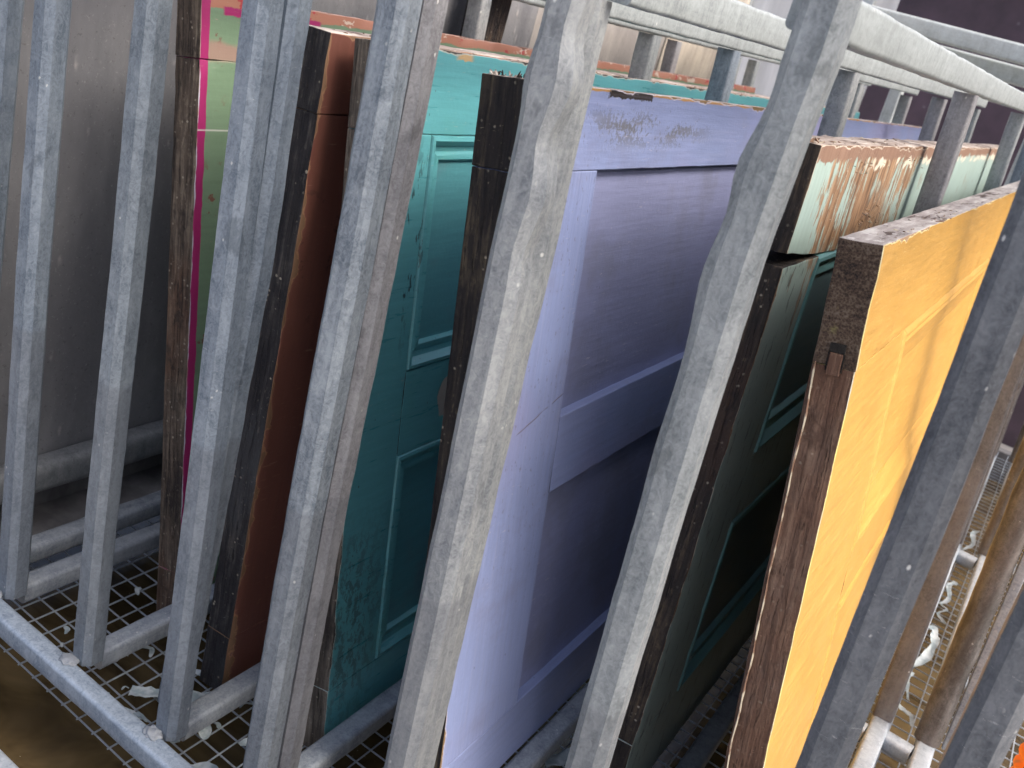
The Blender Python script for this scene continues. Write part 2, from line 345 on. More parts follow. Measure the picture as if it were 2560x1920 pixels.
# ------------------------------------------------------------------ left sheet wall with kick rail
def wall_mat(name, lo, hi, seed):
    n = NT(name, pos=True); L = (seed, seed * 2, seed * .5)
    a = n.noise(4, 6, .62, loc=L, sc=(1, 1.3, .5)); b = n.noise(48, 4, .65, loc=L); dr = n.noise(9, 5, .6, sc=(1, 2, .6), loc=L)
    col = n.ramp(n.add(n.mul(a, .6), n.mul(dr, .42)), [(.44, lo), (.6, hi)])
    w = n.mul(n.step(n.add(n.voro(30, sc=(1, 1.2, .55), loc=L), n.mul(n.sub(b, .5), .3)), .05, .2, 1., 0.), n.step(n.noise(13, 4, .65, loc=L), .44, .56))
    col = n.mix(n.mul(w, .6), col, (.42, .41, .41))
    fs = n.step(n.noise(230, 3, .7, loc=L), .62, .68); col = n.mix(n.mul(fs, .3), col, (.4, .4, .4)); fd = n.step(n.noise(170, 3, .7, loc=(seed, 1, 9)), .62, .68); col = n.mix(n.mul(fd, .45), col, (.06, .06, .065))
    dd = n.mul(n.step(n.voro(60, loc=L), .04, .1, 1., 0.), n.step(n.noise(9, 3, .6, loc=(seed, 4, 4)), .5, .6)); col = n.mix(n.mul(dd, .6), col, (.04, .04, .045))
    return n.done(col, n.step(b, .3, .7, .5, .66), .1, n.bump(n.add(b, n.mul(w, .8)), .4, .0025))
wall = empty('sheet_wall', (-1.06, 1.7, -.06)); tag(wall, 'tall grey sheet metal wall with drips along the left side of the racks', 'wall', kind='thing')
WM = [wall_mat('stained_grey_sheet', (.15, .157, .175), (.22, .228, .245), 2), wall_mat('grey_sheet', (.25, .24, .235), (.36, .345, .33), 5), wall_mat('beige_streaked_sheet', (.27, .25, .22), (.5, .46, .39), 8)]
for i, (y0, y1) in enumerate(((.62, 1.895), (1.9, 2.57), (2.575, 3.1))):
    board('wall_panel', Vector((-1.085 - .004 * (i % 2), y0, .06)) - wall.location, Vector((-1.05 - .004 * (i % 2), y1, 1.75)) - wall.location, WM[i], wall, bev=.002, step=(.05, .12, .12), jit=.0015, seed=i)
tube('kick_rail', [(-1.030, .73, .048), (-1.03, 3.1, .048)], section(.04, .046, .014), MG[1], wall, step=.05, wob=.0009, seed=3, origin=wall.location)
board('ledge', Vector((-1.12, .73, -.05)) - wall.location, Vector((-.985, 3.1, -.022)) - wall.location, mt, wall, bev=.004, step=(.05, .1, .05), jit=.002, seed=5)
board('upstand', Vector((-1.085, .73, -.0215)) - wall.location, Vector((-1.052, 3.1, .0595)) - wall.location, mt, wall, bev=.002, step=(.05, .1, .05), jit=.001, seed=6)
tube('lower_rail', [(-.957, .73, -.012), (-.953, 3.05, -.012)], section(.028, .028, .007), M_rail, wall, step=.06, wob=.0005, seed=6, origin=wall.location)
pb = empty('timber_post', (-1.0, 1.62, -.02)); tag(pb, 'charred dark timber leaning on the grey sheet wall behind the rack', 'timber')
m_char = dirty_wood('charred_timber', (.006, .006, .008), (.02, .016, .016), (.09, .06, .04), 'z', seed=31)
board('plank', (-.022, -.03, 0), (.022, .045, 1.3), m_char, pb, bev=.003, step=(.015, .02, .05), jit=.0015, seed=30)

# ------------------------------------------------------------------ the rack
RK = Vector((-.4, 1.8, -.05))
rack = empty('door_rack', RK); tag(rack, 'galvanised steel rack of upright tubes holding six old doors on edge over wire mesh', 'rack')
LEAN = -.065
def fy(x): return .636 - .066 * (x - .006)            # rear edge of the front rail
SQ = section(.030, .030, .007, 2); SR = section(.026, .026, .005)
# front rail
x0, x1 = -1.25, .5
tube('front_rail', [(x0, fy(x0) - .013, -.013), (x1, fy(x1) - .013, -.013)], section(.024, .026, .005), M_front, rack, step=.03, wob=.0005, seed=1, origin=RK)
# front posts: (left edge x at z=0, top offset), path points as (z, x centre)
posts = [
 ([(-.004, -.992), (.66, -1.004), (1.05, -1.012)], MG[0], ()),
 ([(-.004, -.887), (.10, -.892), (.405, -.911), (1.05, -.942)], MG[0], ()),
 ([(-.004, -.738), (.18, -.749), (.47, -.763), (1.05, -.797)], MG[4], ()),
 ([(-.006, -.592), (.26, -.607), (.52, -.6247), (1.05, -.662)], MG[0], ()),
 ([(-.004, -.463), (.33, -.4796), (.575, -.4885), (1.05, -.513)], MG[5], ()),
 ([(-.004, -.298), (.157, -.3085), (.416, -.3253), (.63, -.3412), (1.05, -.364)], MG[1], ((.765, (1, .1), .0055, .018), (.765, (-1, 0), .004, .02), (.725, (1, 0), -.005, .014), (.685, (1, 0), .0055, .018), (.64, (1, 0), -.0035, .014), (.80, (1, 0), -.003, .015), (.60, (1, .4), .0015, .04), (.85, (1, 0), .002, .03))),
 ([(-.004, -.136), (.276, -.1512), (.504, -.1657), (.694, -.1758), (1.05, -.1775)], MG[3], ((.755, (-1, 0), .006, .022), (.68, (-1, .1), .0055, .03), (.80, (-1, 0), -.002, .02), (.55, (-1, 0), .0016, .03), (.83, (1, 0), .002, .03))),
 ([(-.004, .024), (.41, 0.), (.59, -.0095), (1.05, -.038)], M_dark, ((.6, (1, 0), .0008, .1),)),
 ([(-.004, .094), (.5, .0755), (1.05, .055)], M_dark, ()),
]
for i, (pth, m, lumps) in enumerate(posts):
    xb = pth[0][1]; y = fy(xb) + .016
    po = tube('post', [(x, y + .003 * z, z) for z, x in pth], SQ, m, rack, step=.012, wob=.0003, seed=i * 3.3, lumps=lumps, origin=RK)
    bm = bmesh.new(); bmesh.ops.create_icosphere(bm, subdivisions=4, radius=1)
    for v in bm.verts:
        q = v.co.copy(); v.co = Vector((q.x * .011, q.y * .009, q.z * .003)) * (1 + .4 * nz(q, 2.2, i) + .15 * nz(q, 7, i)) + Vector((xb - .006, y - .021, .001)) - RK
    finish('weld', bm, M_weld, po, sharp=180)
# slot dividers: cross rail on the floor, three legs, top rail
YD = (.748, 1.5, 2.36, 2.98)
div = [(-.895, -.06), (-.743, LEAN), (-.596, -.055), (-.462, LEAN), (-.289, LEAN), (-.134, LEAN), (.047, -.085), (.112, -.07)]
for i, (xd, ln) in enumerate(div):
    tube('cross_rail', [(xd, fy(xd) + .03, -.013), (xd + .002, 3.0, -.013)], SR, M_rail, rack, step=.05, wob=.0005, seed=20 + i, origin=RK)
    legm = [MG[0], MG[1], MG[2], MG[2], MG[3], MG[3], M_brown, M_worn][i]
    front = {2: [(0, -.624), (.256, -.621), (.529, -.6235), (.79, -.637)], 3: [(0, -.4645), (.327, -.4815), (.578, -.491), (.80, -.501)], 4: [(0, -.312), (.403, -.3365), (.63, -.350), (.82, -.3625)]}.get(i)
    if front: tube('divider_leg', [(x, .722, z - .0005) for z, x in front], SQ, (MG[0] if i < 3 else MG[2]) if i < 4 else MG[1], rack, step=.02, wob=.0006, seed=40 + i * 5, origin=RK)
    zr = (.795, .80, .808, .819, .836, .850, .866, .872)[i]
    for j, y in enumerate(YD):
        if not j: continue
        if i >= 6: y = (0, 1.445, 2.24, 2.98)[j]
        tube('divider_leg', [(xd, y, -.0005), (xd + ln * zr, y + .004, zr - .0145)], section(.036, .036, .014) if i == 7 else section(.029, .029, .0045), legm if i > 5 else MG[(i + j) % 4], rack, step=.03, wob=.0005 if i < 7 else .0012, seed=40 + i * 5 + j, origin=RK)
    xt = xd + ln * zr; ys = fy(xd) + .034 if i != 4 else .722
    tube('top_rail', [(xt, ys, zr), (xt + .002, 1.9, zr + .003), (xt + .006, 3.02, zr + .008)], section(.028, .03, .004), M_top, rack, step=.04, wob=.0006, seed=80 + i, origin=RK)
    if i < 7 and i > 4:
        nxt = div[i + 1][0]
        for y in ((1.41, 2.2) if i == 6 else (1.41,)):
            tube('floor_bar', [(xd + .0135, y, -.016), (nxt - .0135, y - .066 * (nxt - xd), -.016)], section(.026, .026, .008), M_rail, rack, step=.02, seed=90 + i, origin=RK)
tube('flat_strip', [(.139, 1.45, -.0005), (.079, 1.455, .86)], section(.014, .022, .002), M_rail, rack, step=.05, wob=.0004, seed=99, origin=RK)
# wire mesh floor
bm = bmesh.new()
def wire(a, b, r, nseg):
    prev = None
    d = (b - a).normalized(); u = d.cross(Vector((0, 0, 1))).normalized(); v = u.cross(d)
    for i in range(nseg + 1):
        p = a.lerp(b, i / nseg); p = p + Vector((nz(p, 3, 1), nz(p, 3, 5), nz(p, 4, 9))) * .0045
        ring = [bm.verts.new(p + u * r * math.cos(k * math.pi / 3) + v * r * math.sin(k * math.pi / 3) - RK) for k in range(6)]
        if prev:
            for k in range(6): bm.faces.new((prev[k], prev[(k + 1) % 6], ring[(k + 1) % 6], ring[k]))
        prev = ring
x = -1.19
while x < .5:
    wire(Vector((x, fy(x) - .017, -.052)), Vector((x + .003, 3.2, -.052)), .00115, 40); x += .0285
y = -.012
while y < 2.55:
    wire(Vector((-1.19, fy(-1.19) + y, -.0555)), Vector((.5, fy(.5) + y, -.0555)), .00115, 34); y += .0285
tag(finish('wire_mesh', bm, M_wire, rack), kind='stuff')
# rim rail in front, lower left
rim = tube('rim_rail', [(-1.2, fy(-1.2) - .145, -.013), (.5, fy(.5) - .145, -.013)], section(.03, .028, .006), M_rail, None, step=.05, seed=71, origin=Vector((-.35, .51, -.05)))
rim.location = (-.35, .51, -.05); tag(rim, 'pale galvanised rail crossing the lower left corner over the brown liquid', 'rail')

# ------------------------------------------------------------------ doors
def moulding(name, y0, y1, z0, z1, prof, mats, parent, sides='tbnf'):
    """mitred moulding round a panel opening; prof = (inset, x)"""
    cor = lambda u: [(y0 + u, z0 + u), (y1 - u, z0 + u), (y1 - u, z1 - u), (y0 + u, z1 - u)]
    names = {'b': (0, 1), 'f': (1, 2), 't': (2, 3), 'n': (3, 0)}
    for s in sides:
        a, b = names[s]; bm = bmesh.new(); n = 24; rows = []
        for u, x in prof:
            c = cor(u); pa, pb = c[a], c[b]; row = []
            for i in range(n + 1):
                t = i / n; p = Vector((x, pa[0] + (pb[0] - pa[0]) * t, pa[1] + (pb[1] - pa[1]) * t))
                p.x += .0005 * nz(p, 40, u * 100); p.z += .0004 * nz(p, 60, 3); row.append(bm.verts.new(p))
            rows.append(row)
        for r0, r1 in zip(rows, rows[1:]):
            for i in range(n): bm.faces.new((r0[i], r0[i + 1], r1[i + 1], r1[i]))
        bk = [bm.verts.new(v.co + Vector((-.012 - v.co.x * .2, 0, 0))) for v in rows[-1]]; bk0 = [bm.verts.new(Vector((-.02, v.co.y, v.co.z))) for v in rows[0]]
        for i in range(n):
            bm.faces.new((rows[-1][i], rows[-1][i + 1], bk[i + 1], bk[i])); bm.faces.new((rows[0][i + 1], rows[0][i], bk0[i], bk0[i + 1])); bm.faces.new((bk[i], bk[i + 1], bk0[i + 1], bk0[i]))
        o = finish(name, bm, mats[0], parent, sharp=35)

OGEE = [(0, -.002), (.002, .0015), (.006, .0022), (.009, -.002), (.012, -.0065), (.018, -.008), (.022, -.0055), (.026, -.0055), (.029, -.0105)]
def door(name, x0, lean, y0, L, t0, t1, th, rail, far_rail, lock, st, mun, mats, rec=.011, prof=None, seed=0, label='', wedge=0, jit=.0006, bev=.0011):
    """panelled door lying on its long edge. local y = along the door, z = up, x=0 the face towards the camera side"""
    root = empty(name, (x0 - .05 * -lean * -1 + 0, y0, -.05), (0, math.atan(lean), 0))
    root.location.x = x0 + lean * -.05
    tag(root, label, 'door', 'old panel doors standing in the rack', 'thing')
    g = .0003
    def B(nm, ya, yb, za, zb, xa=-th, xb=0, sd=0, shape=None, mm=None): return board(nm, (xa, ya, za), (xb, yb, zb), mm or mats['body'], root, seed=seed + sd, jit=jit, bev=bev, step=(.012, .02, .02) if yb - ya < .4 else (.012, .022, .025), shape=shape)
    inner = [mats['body'][0], mats['body'][1], mats['body'][0], mats['body'][3]]; rl = mats.get('rail', mats['body']); rl = [rl[0], rl[1], mats.get('railtop', rl[0]), rl[3]]
    def wsh(p):
        if wedge and p.z < t1 - st + .03:
            k = max(0, 1 - p.y / .2) ** 1.4; p = p.copy(); p.z += wedge * k
        return p
    hi_ = B('stile', 0, L, t1 - st + g, t1, sd=1, shape=wsh if wedge else None, mm=mats.get('stile', mats['body']))
    B('stile', 0, L, t0, t0 + st - g, sd=2, mm=[mats['body'][0], mats.get('stile', mats['body'])[1], mats['body'][0], mats['body'][3]])
    near_ = B('rail', 0.0006, rail, t0 + st, t1 - st, sd=3, mm=rl)
    B('rail', L - far_rail, L - .0006, t0 + st, t1 - st, sd=4, mm=rl)
    B('lock_rail', lock[0], lock[1], t0 + st, t1 - st, sd=5, mm=inner)
    for ya, yb in ((rail + g, lock[0] - g), (lock[1] + g, L - far_rail - g)):
        B('muntin', ya, yb, mun[0], mun[1], sd=6, mm=inner)
        for za, zb in ((t0 + st, mun[0]), (mun[1], t1 - st)):
            pn = board('panel', (-th * .72, ya - .004, za - .004), (-rec, yb + .004, zb + .004), mats['panel'], root, seed=seed + 8, jit=jit * .8, bev=0, step=(.02, .03, .03))
            if prof: moulding('moulding', ya, yb, za, zb, prof, mats['mould'], pn)
    PART[name] = (hi_, near_); return root
PART = {}
def flakes(parent, spots, mats, seed, size=.012):
    """lifted flakes and splinters standing off an edge"""
    rnd = random.Random(seed); bm = bmesh.new()
    for (xa, xb, ya, yb, za, zb, up, cnt, ln) in spots:
        for k in range(cnt):
            p = Vector((rnd.uniform(xa, xb), rnd.uniform(ya, yb), rnd.uniform(za, zb))); a = rnd.uniform(0, 6.28); l = ln * rnd.uniform(.4, 1.2); w = l * rnd.uniform(.12, .5)
            d = Vector((math.cos(a) * .8, math.sin(a), up * rnd.uniform(.1, .8))).normalized(); sd_ = d.cross(Vector((.3, .2, 1))).normalized() * w; t_ = d.cross(sd_).normalized() * .0004
            v = [p - sd_ * .5, p + sd_ * .5, p + d * l * .6 + sd_ * rnd.uniform(.1, .6) + Vector((0, 0, l * .1)), p + d * l - sd_ * .1, p + d * l * .5 - sd_ * .6]
            top = [bm.verts.new(q + t_) for q in v]; bot = [bm.verts.new(q - t_) for q in v]
            f1 = bm.faces.new(top); f2 = bm.faces.new(bot[::-1]); mi = rnd.randrange(len(mats)); fs = [f1, f2] + [bm.faces.new((top[i], bot[i], bot[(i + 1) % 5], top[(i + 1) % 5])) for i in range(5)]
            for f in fs: f.material_index = mi
    o = finish('lifted_flakes', bm, mats, parent, smooth=False); o['kind'] = 'stuff'

# --- lilac door
def ex_lilac(n, col, h, L, v=False):
    # bare dark scuffs on the top stile, ochre line and black gouge along its top edge
    c = n.noise(210, 4, .75, sc=(1, .8, .8), loc=(3, 0, 0)); wv = n.noise(20, 4, .6, loc=(1, 1, 2), sc=(1, .45, 2.2), rot=(.25, 0, 0))
    m = n.mul(n.mul(n.band(n.y, .13, .43, .07), n.band(n.z, .755, .785, .014)), 1.)
    k = n.step(n.add(n.mul(c, .55), n.mul(wv, .55)), .57, .60)
    m = n.mul(m, k); col = n.mix(n.mul(m, .8), col, (.13, .13, .12)); h = n.sub(h, n.mul(m, .5))
    m2 = n.mul(n.mul(n.band(n.y, .03, .16, .03), n.band(n.z, .3, .8, .1)), n.step(n.noise(170, 3, .7, sc=(1, 1, .6)), .62, .66)); col = n.mix(n.mul(m2, .6), col, (.12, .11, .14))
    ed = n.step(n.add(n.z, n.mul(n.noise(45, 4, .6, sc=(1, .7, 1)), .006)), .8055, .8065); col = n.mix(ed, col, (.42, .24, .08))
    gm = n.mul(n.band(n.add(n.y, n.mul(n.noise(70, 5, .7), .03)), .175, .285, .003), n.step(n.add(n.z, n.mul(n.noise(90, 6, .75), .014)), .8055, .806)); col = n.mix(gm, col, (.03, .022, .018)); h = n.sub(h, n.mul(gm, 1.5))
    big = n.noise(3.2, 3, .5, loc=(4, 4, 4)); col = n.mix(n.mul(n.step(big, .42, .64), .35), col, (.36, .3, .48))
    gr = n.noise(11, 6, .68, loc=(6, 2, 4), sc=(1, .7, 1.3)); col = n.mix(n.mul(n.step(gr, .5, .72), .38), col, (.19, .2, .3)); bs = n.noise(60, 4, .6, sc=(1, 2.2, .09) if v else (1, .09, 2.2), loc=(2, 7, 1)); col = n.mix(n.mul(n.step(bs, .5, .72), .16), col, (.4, .42, .6)); h = n.add(h, n.mul(bs, .4))
    # the open joint on the lower rail
    zz = n.add(n.z, n.mul(n.noise(30, 3, .5), .006)); cr = n.mul(n.mul(n.band(n.add(zz, n.mul(n.y, -.25)), .4625, .4638, .0006), n.band(n.y, .07, .158, .006)), n.step(n.noise(40, 3, .6), .35, .5)); col = n.mix(n.mul(cr, .85), col, (.13, .1, .075)); h = n.sub(h, n.mul(cr, 1.5))
    return col, h
def ex_panel(n, col, h, L):
    gr = n.noise(9, 6, .66, loc=(L[0] + 6, 2, 4)); col = n.mix(n.mul(n.step(gr, .48, .7), .35), col, (.16, .17, .2)); bs = n.noise(50, 4, .6, sc=(1, .1, 2.2), loc=(2, 7, 1)); h = n.add(h, n.mul(bs, .6))
    return col, h
lil = (.255, .315, .54)
m_lil = paint('lilac_gloss', lil, .806, wood=(.2, .13, .06), prim=(.5, .48, .55), rough=.36, chip=.004, holes=.42, scuff=.0, seed=3, extra=ex_lilac, endw=.004, bumpy=.34)
m_lilr = paint('lilac_gloss_rail', lil, .9, wood=(.2, .13, .06), prim=(.5, .48, .55), rough=.36, chip=.004, holes=.42, seed=6, extra=lambda n, c, h, L: ex_lilac(n, c, h, L, True), endw=.004, bumpy=.34, grain='z')
m_lilp = paint('lilac_gloss_panel', (.26, .29, .48), .9, wood=(.2, .13, .06), prim=(.5, .48, .55), rough=.4, chip=.001, holes=.3, seed=5, edge_t=False, endw=.001, speck=.4, bumpy=.3, extra=ex_panel)
m_blk = dirty_wood('blackened_end', (.006, .006, .009), (.022, .019, .019), (.13, .105, .07), 'z', seed=2, patches=((.10, .08, .052), .55), spots=.8)
m_topw = top_edge('worn_top_edge', seed=1)
door('lilac_door', -.303, -.16, .775, 2.06, .05, .806, .045, .161, .13, (1.0, 1.17), .077, (.387, .474), dict(body=[m_lil, m_blk, m_topw, m_blk], rail=[m_lilr, m_blk, m_lilr, m_blk], panel=[m_lilp] * 4, mould=[m_lil]), rec=.012, seed=11, label='lilac painted panel door with a blackened end and flat recessed panels')

# --- turquoise door
def ex_turq(n, col, h, L):
    m = n.mul(n.mul(n.step(n.noise(90, 5, .75, sc=(1, 1, .6), loc=(7, 0, 0)), .475, .55), n.band(n.add(n.y, n.mul(n.noise(14, 4, .6), .08)), -.05, .12, .05)), n.band(n.add(n.z, n.mul(n.noise(10, 4, .6), .2)), .14, .36, .08))
    col = n.mix(n.mul(m, .62), col, (.055, .07, .065)); h = n.sub(h, n.mul(m, .3))
    m2 = n.mul(n.mul(n.step(n.noise(60, 4, .7, sc=(1, 1, .35), loc=(1, 4, 0)), .57, .61), n.band(n.y, .05, .095, .02)), n.band(n.z, .5, .68, .05)); col = n.mix(n.mul(m2, .85), col, (.025, .03, .03))
    m3 = n.mul(n.step(n.noise(13, 4, .6, loc=(2, 2, 2)), .5, .7), .3); col = n.mix(m3, col, (.12, .42, .38))
    # filled knob hole on the muntin
    dy = n.sub(n.y, .178); dz = n.mul(n.sub(n.z, .405), .72); rr = n.m2('SQRT', n.add(n.mul(dy, dy), n.mul(dz, dz))); rr = n.add(rr, n.mul(n.sub(n.noise(50, 4), .5), .012))
    hm = n.step(rr, .0165, .0185, 1., 0.); col = n.mix(hm, col, n.mix(n.noise(60, 4), (.34, .31, .26), (.52, .49, .43))); h = n.sub(h, n.mul(hm, .8))
    tb = n.mul(n.band(n.y, .12, .15, .006), n.step(n.add(n.z, n.mul(n.noise(60, 3), .01)), .789, .79)); col = n.mix(tb, col, (.5, .36, .2))
    return col, h
tq = (.125, .415, .46)
m_tq = paint('turquoise_gloss', tq, .792, wood=(.05, .045, .04), prim=(.42, .46, .42), rough=.3, chip=.004, holes=.5, seed=9, extra=ex_turq, endw=.004, bumpy=.3, speck=.8)
m_tqp = paint('turquoise_gloss_panel', (.105, .35, .40), .9, wood=(.04, .05, .05), prim=(.2, .35, .33), rough=.34, chip=.001, holes=.4, seed=13, edge_t=False, endw=.001, bumpy=.3, extra=ex_panel)
m_gryend = dirty_wood('grey_end', (.025, .022, .02), (.1, .085, .07), (.24, .21, .17), 'z', seed=6)
m_topp = top_edge('pinkish_top_edge', (.42, .35, .32), (.66, .62, .58), (.1, .07, .06), seed=4)
door('turquoise_door', -.488, -.155, .823, 2.1, .004, .792, .04, .088, .12, (.93, 1.1), .084, (.352, .452), dict(body=[m_tq, m_gryend, m_topp, m_gryend], panel=[m_tqp] * 4, mould=[m_tq]), rec=.011, prof=OGEE, seed=23, label='glossy turquoise panel door with moulded panels and a filled knob hole')

# --- brown door
def ex_brown(n, col, h, L):
    m = n.mul(n.step(n.noise(40, 4, .7, sc=(1, 1, 1.4), loc=(3, 1, 0)), .6, .64), n.step(n.noise(6, 3, .5), .48, .6)); col = n.mix(n.mul(m, .6), col, (.03, .02, .018))
    s = n.mul(n.step(n.noise(70, 3, .6, sc=(1, .18, 1.5), rot=(.5, 0, 0), loc=(8, 0, 0)), .66, .69), n.step(n.noise(8, 2, .5, loc=(1, 0, 3)), .5, .58)); col = n.mix(n.mul(s, .55), col, (.35, .24, .19))
    return col, h
m_br = paint('brown_gloss', (.18, .075, .058), .776, dark=(.13, .052, .042), wood=(.2, .12, .07), prim=(.3, .17, .1), rough=.42, chip=.009, holes=.45, seed=17, extra=ex_brown, endw=.012, grain='z')
m_blk2 = dirty_wood('blackened_end_b', (.008, .008, .012), (.024, .023, .026), (.11, .1, .09), 'z', seed=12, patches=((.05, .054, .06), .7), spots=.9)
door('brown_door', -.632, -.038, .81, 2.0, .004, .776, .036, .12, .2, (.9, 1.1), .078, (.36, .43), dict(body=[m_br, m_blk2, m_topp, m_blk2], panel=[m_br] * 4, mould=[m_br]), seed=37, label='dark brown door with a black end and rough worn corner edge', jit=.0011)

# --- green door with magenta edge
def ex_green(n, col, h, L):
    w = n.mul(n.noise(22, 4, .6), .004)
    chips = n.mul(n.step(n.noise(46, 5, .65, loc=(6, 0, 2)), .585, .61), n.step(n.noise(9, 3, .5, loc=(1, 6, 2)), .45, .55)); col = n.mix(chips, col, (.2, .1, .075))
    g2 = n.band(n.add(n.z, n.mul(n.noise(14, 4, .6, loc=(5, 5, 5)), .03)), .718, .738, .004); col = n.mix(n.mul(g2, .9), col, (.36, .24, .2))
    top = n.step(n.add(n.z, n.mul(w, 3.)), .767, .7685); col = n.mix(top, col, n.mix(n.step(n.noise(40, 5, .65, sc=(1, .5, 1), loc=(2, 0, 0)), .56, .58), (.42, .2, .14), n.mix(n.step(n.noise(25, 2, .5), .48, .5), (.42, .06, .07), (.66, .56, .48))))
    w2 = n.mul(n.noise(60, 6, .7, sc=(1, 1, .6)), .005); t2 = n.mul(n.band(n.add(n.z, w2), .757, .766, .0008), n.band(n.add(n.y, w), .035, .2, .003)); mg = n.step(n.add(n.y, w2), .0150, .0158, 1., 0.)
    col = n.mix(n.mx(t2, mg), col, n.mix(n.noise(9, 3), (.30, .018, .12), (.43, .04, .18)))
    wt = n.mul(n.step(n.add(n.y, n.mul(n.noise(26, 4, .6, sc=(1, 1, .6), loc=(3, 3, 3)), .012)), .0075, .008, 1., 0.), n.band(n.z, .15, .69, .01)); col = n.mix(n.mul(wt, n.step(n.noise(13, 3, .6, sc=(1, 1, .5)), .36, .4)), col, (.52, .52, .6))
    ln = n.band(n.z, .628, .6298, .0004); col = n.mix(n.mul(ln, .6), col, (.7, .7, .68))
    return col, h
m_gr = paint('green_gloss', (.185, .29, .19), .775, wood=(.16, .09, .07), prim=(.42, .3, .27), rough=.4, chip=.003, holes=.55, seed=21, extra=ex_green, endw=.002, grain='y')
m_rot = dirty_wood('rotten_end', (.022, .017, .016), (.11, .085, .065), (.3, .25, .19), 'z', seed=8, patches=((.16, .07, .035), .35), spots=.8)
m_tops = top_edge('salmon_top_edge', (.42, .24, .18), (.6, .5, .42), (.12, .06, .05), seed=8)
door('green_door', -.768, -.158, .86, 2.02, .004, .775, .037, .14, .12, (.95, 1.1), .07, (.36, .43), dict(body=[m_gr, m_rot, m_tops, m_rot], panel=[m_gr] * 4, mould=[m_gr]), seed=41, label='pale green door with a magenta edge stripe and rotten wood end', jit=.0012)

# --- mint door, scraped
def ex_mint(n, col, h, L):
    v1 = n.noise(70, 5, .7, sc=(1, 1.3, .12), loc=(2, 0, 0), rot=(.12, 0, 0)); v2 = n.noise(9, 4, .6, loc=(0, 2, 1))
    reg = n.mul(n.band(n.add(n.y, n.mul(v2, .1)), .11, .62, .07), n.step(n.z, .56, .68)); reg = n.add(n.mul(reg, .12), n.mul(n.step(n.z, .6, .8), .04))
    v3 = n.noise(34, 6, .7, sc=(1, 1, .55), loc=(8, 1, 0)); s = n.step(n.add(n.add(n.mul(v1, .38), n.mul(v3, .36)), n.add(n.mul(v2, .3), reg)), .63, .672)
    wood = n.ramp(n.noise(60, 5, .7, sc=(1, 1.6, .1), loc=(5, 0, 0)), [(.35, (.1, .055, .03)), (.5, (.3, .18, .1)), (.68, (.5, .35, .22))])
    col = n.mix(s, col, wood); h = n.sub(h, n.mul(s, .6))
    # burst fibres patch
    dy = n.mul(n.sub(n.y, .33), .55); dz = n.sub(n.z, .70); rr = n.add(n.m2('SQRT', n.add(n.mul(dy, dy), n.mul(dz, dz))), n.mul(n.sub(n.noise(40, 5, .7), .5), .06))
    pm = n.step(rr, .04, .075, 1., 0.); col = n.mix(n.mul(pm, .95), col, n.ramp(n.noise(120, 5, .75, sc=(1, 1, .3), dist=1.), [(.35, (.07, .04, .03)), (.55, (.33, .2, .11)), (.72, (.5, .36, .24))]))
    e = n.add(n.z, n.mul(n.noise(48, 5, .65, sc=(1, .8, 1)), .03)); band = n.step(e, .808, .810); cr = n.mul(n.band(e, .800, .809, .0012), n.mul(n.step(n.y, .15, .3), n.step(n.noise(17, 3, .6, loc=(3, 3, 3)), .45, .5))); col = n.mix(band, col, n.mix(n.noise(30, 4), (.2, .115, .08), (.32, .21, .15))); col = n.mix(cr, col, (.7, .66, .55))
    dkm = n.mul(n.step(n.noise(60, 4, .7, sc=(1, 1.4, .35), loc=(4, 4, 0)), .57, .62), n.step(n.z, .69, .72, 1., 0.)); col = n.mix(n.mul(dkm, .7), col, (.03, .028, .026))
    low = n.step(n.add(n.z, n.mul(n.noise(20, 4, .6), .06)), .64, .76, 1., 0.); col = n.mix(n.mul(low, .5), col, (.2, .25, .235))  # dirty lower face, also darkened in colour for the orange door's shade
    return col, h
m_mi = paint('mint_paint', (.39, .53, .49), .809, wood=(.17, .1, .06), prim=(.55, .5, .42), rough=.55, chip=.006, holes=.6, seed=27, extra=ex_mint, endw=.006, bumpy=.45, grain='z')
m_mip = paint('shaded_mint_panel', (.1, .17, .19), .9, wood=(.03, .03, .03), prim=(.12, .16, .16), rough=.45, chip=.001, holes=.5, seed=29, edge_t=False, endw=.001)  # mint panel with the shade between the doors put into its colour
m_mim = paint('teal_moulding', (.14, .32, .33), .9, wood=(.03, .03, .03), prim=(.12, .16, .16), rough=.4, chip=.001, holes=.6, seed=33, edge_t=False, endw=.001)
m_blk3 = dirty_wood('blackened_end_c', (.008, .007, .007), (.024, .019, .016), (.11, .08, .05), 'z', seed=15, patches=((.075, .04, .025), .35))
m_topm = top_edge('bleached_top_edge', (.4, .33, .28), (.62, .56, .5), (.12, .08, .06), seed=11)
door('mint_door', -.168, -.058, .93, 1.95, .05, .809, .042, .13, .13, (.93, 1.08), .112, (.392, .476), dict(body=[m_mi, m_blk3, m_topm, m_blk3], railtop=m_blk3, panel=[m_mip] * 4, mould=[m_mim]), rec=.012, prof=OGEE, seed=53, wedge=.013, jit=.0012, label='pale mint door scraped to bare wood on top with a split near its corner')  # rail top blackened: the split's shade is put into the colour

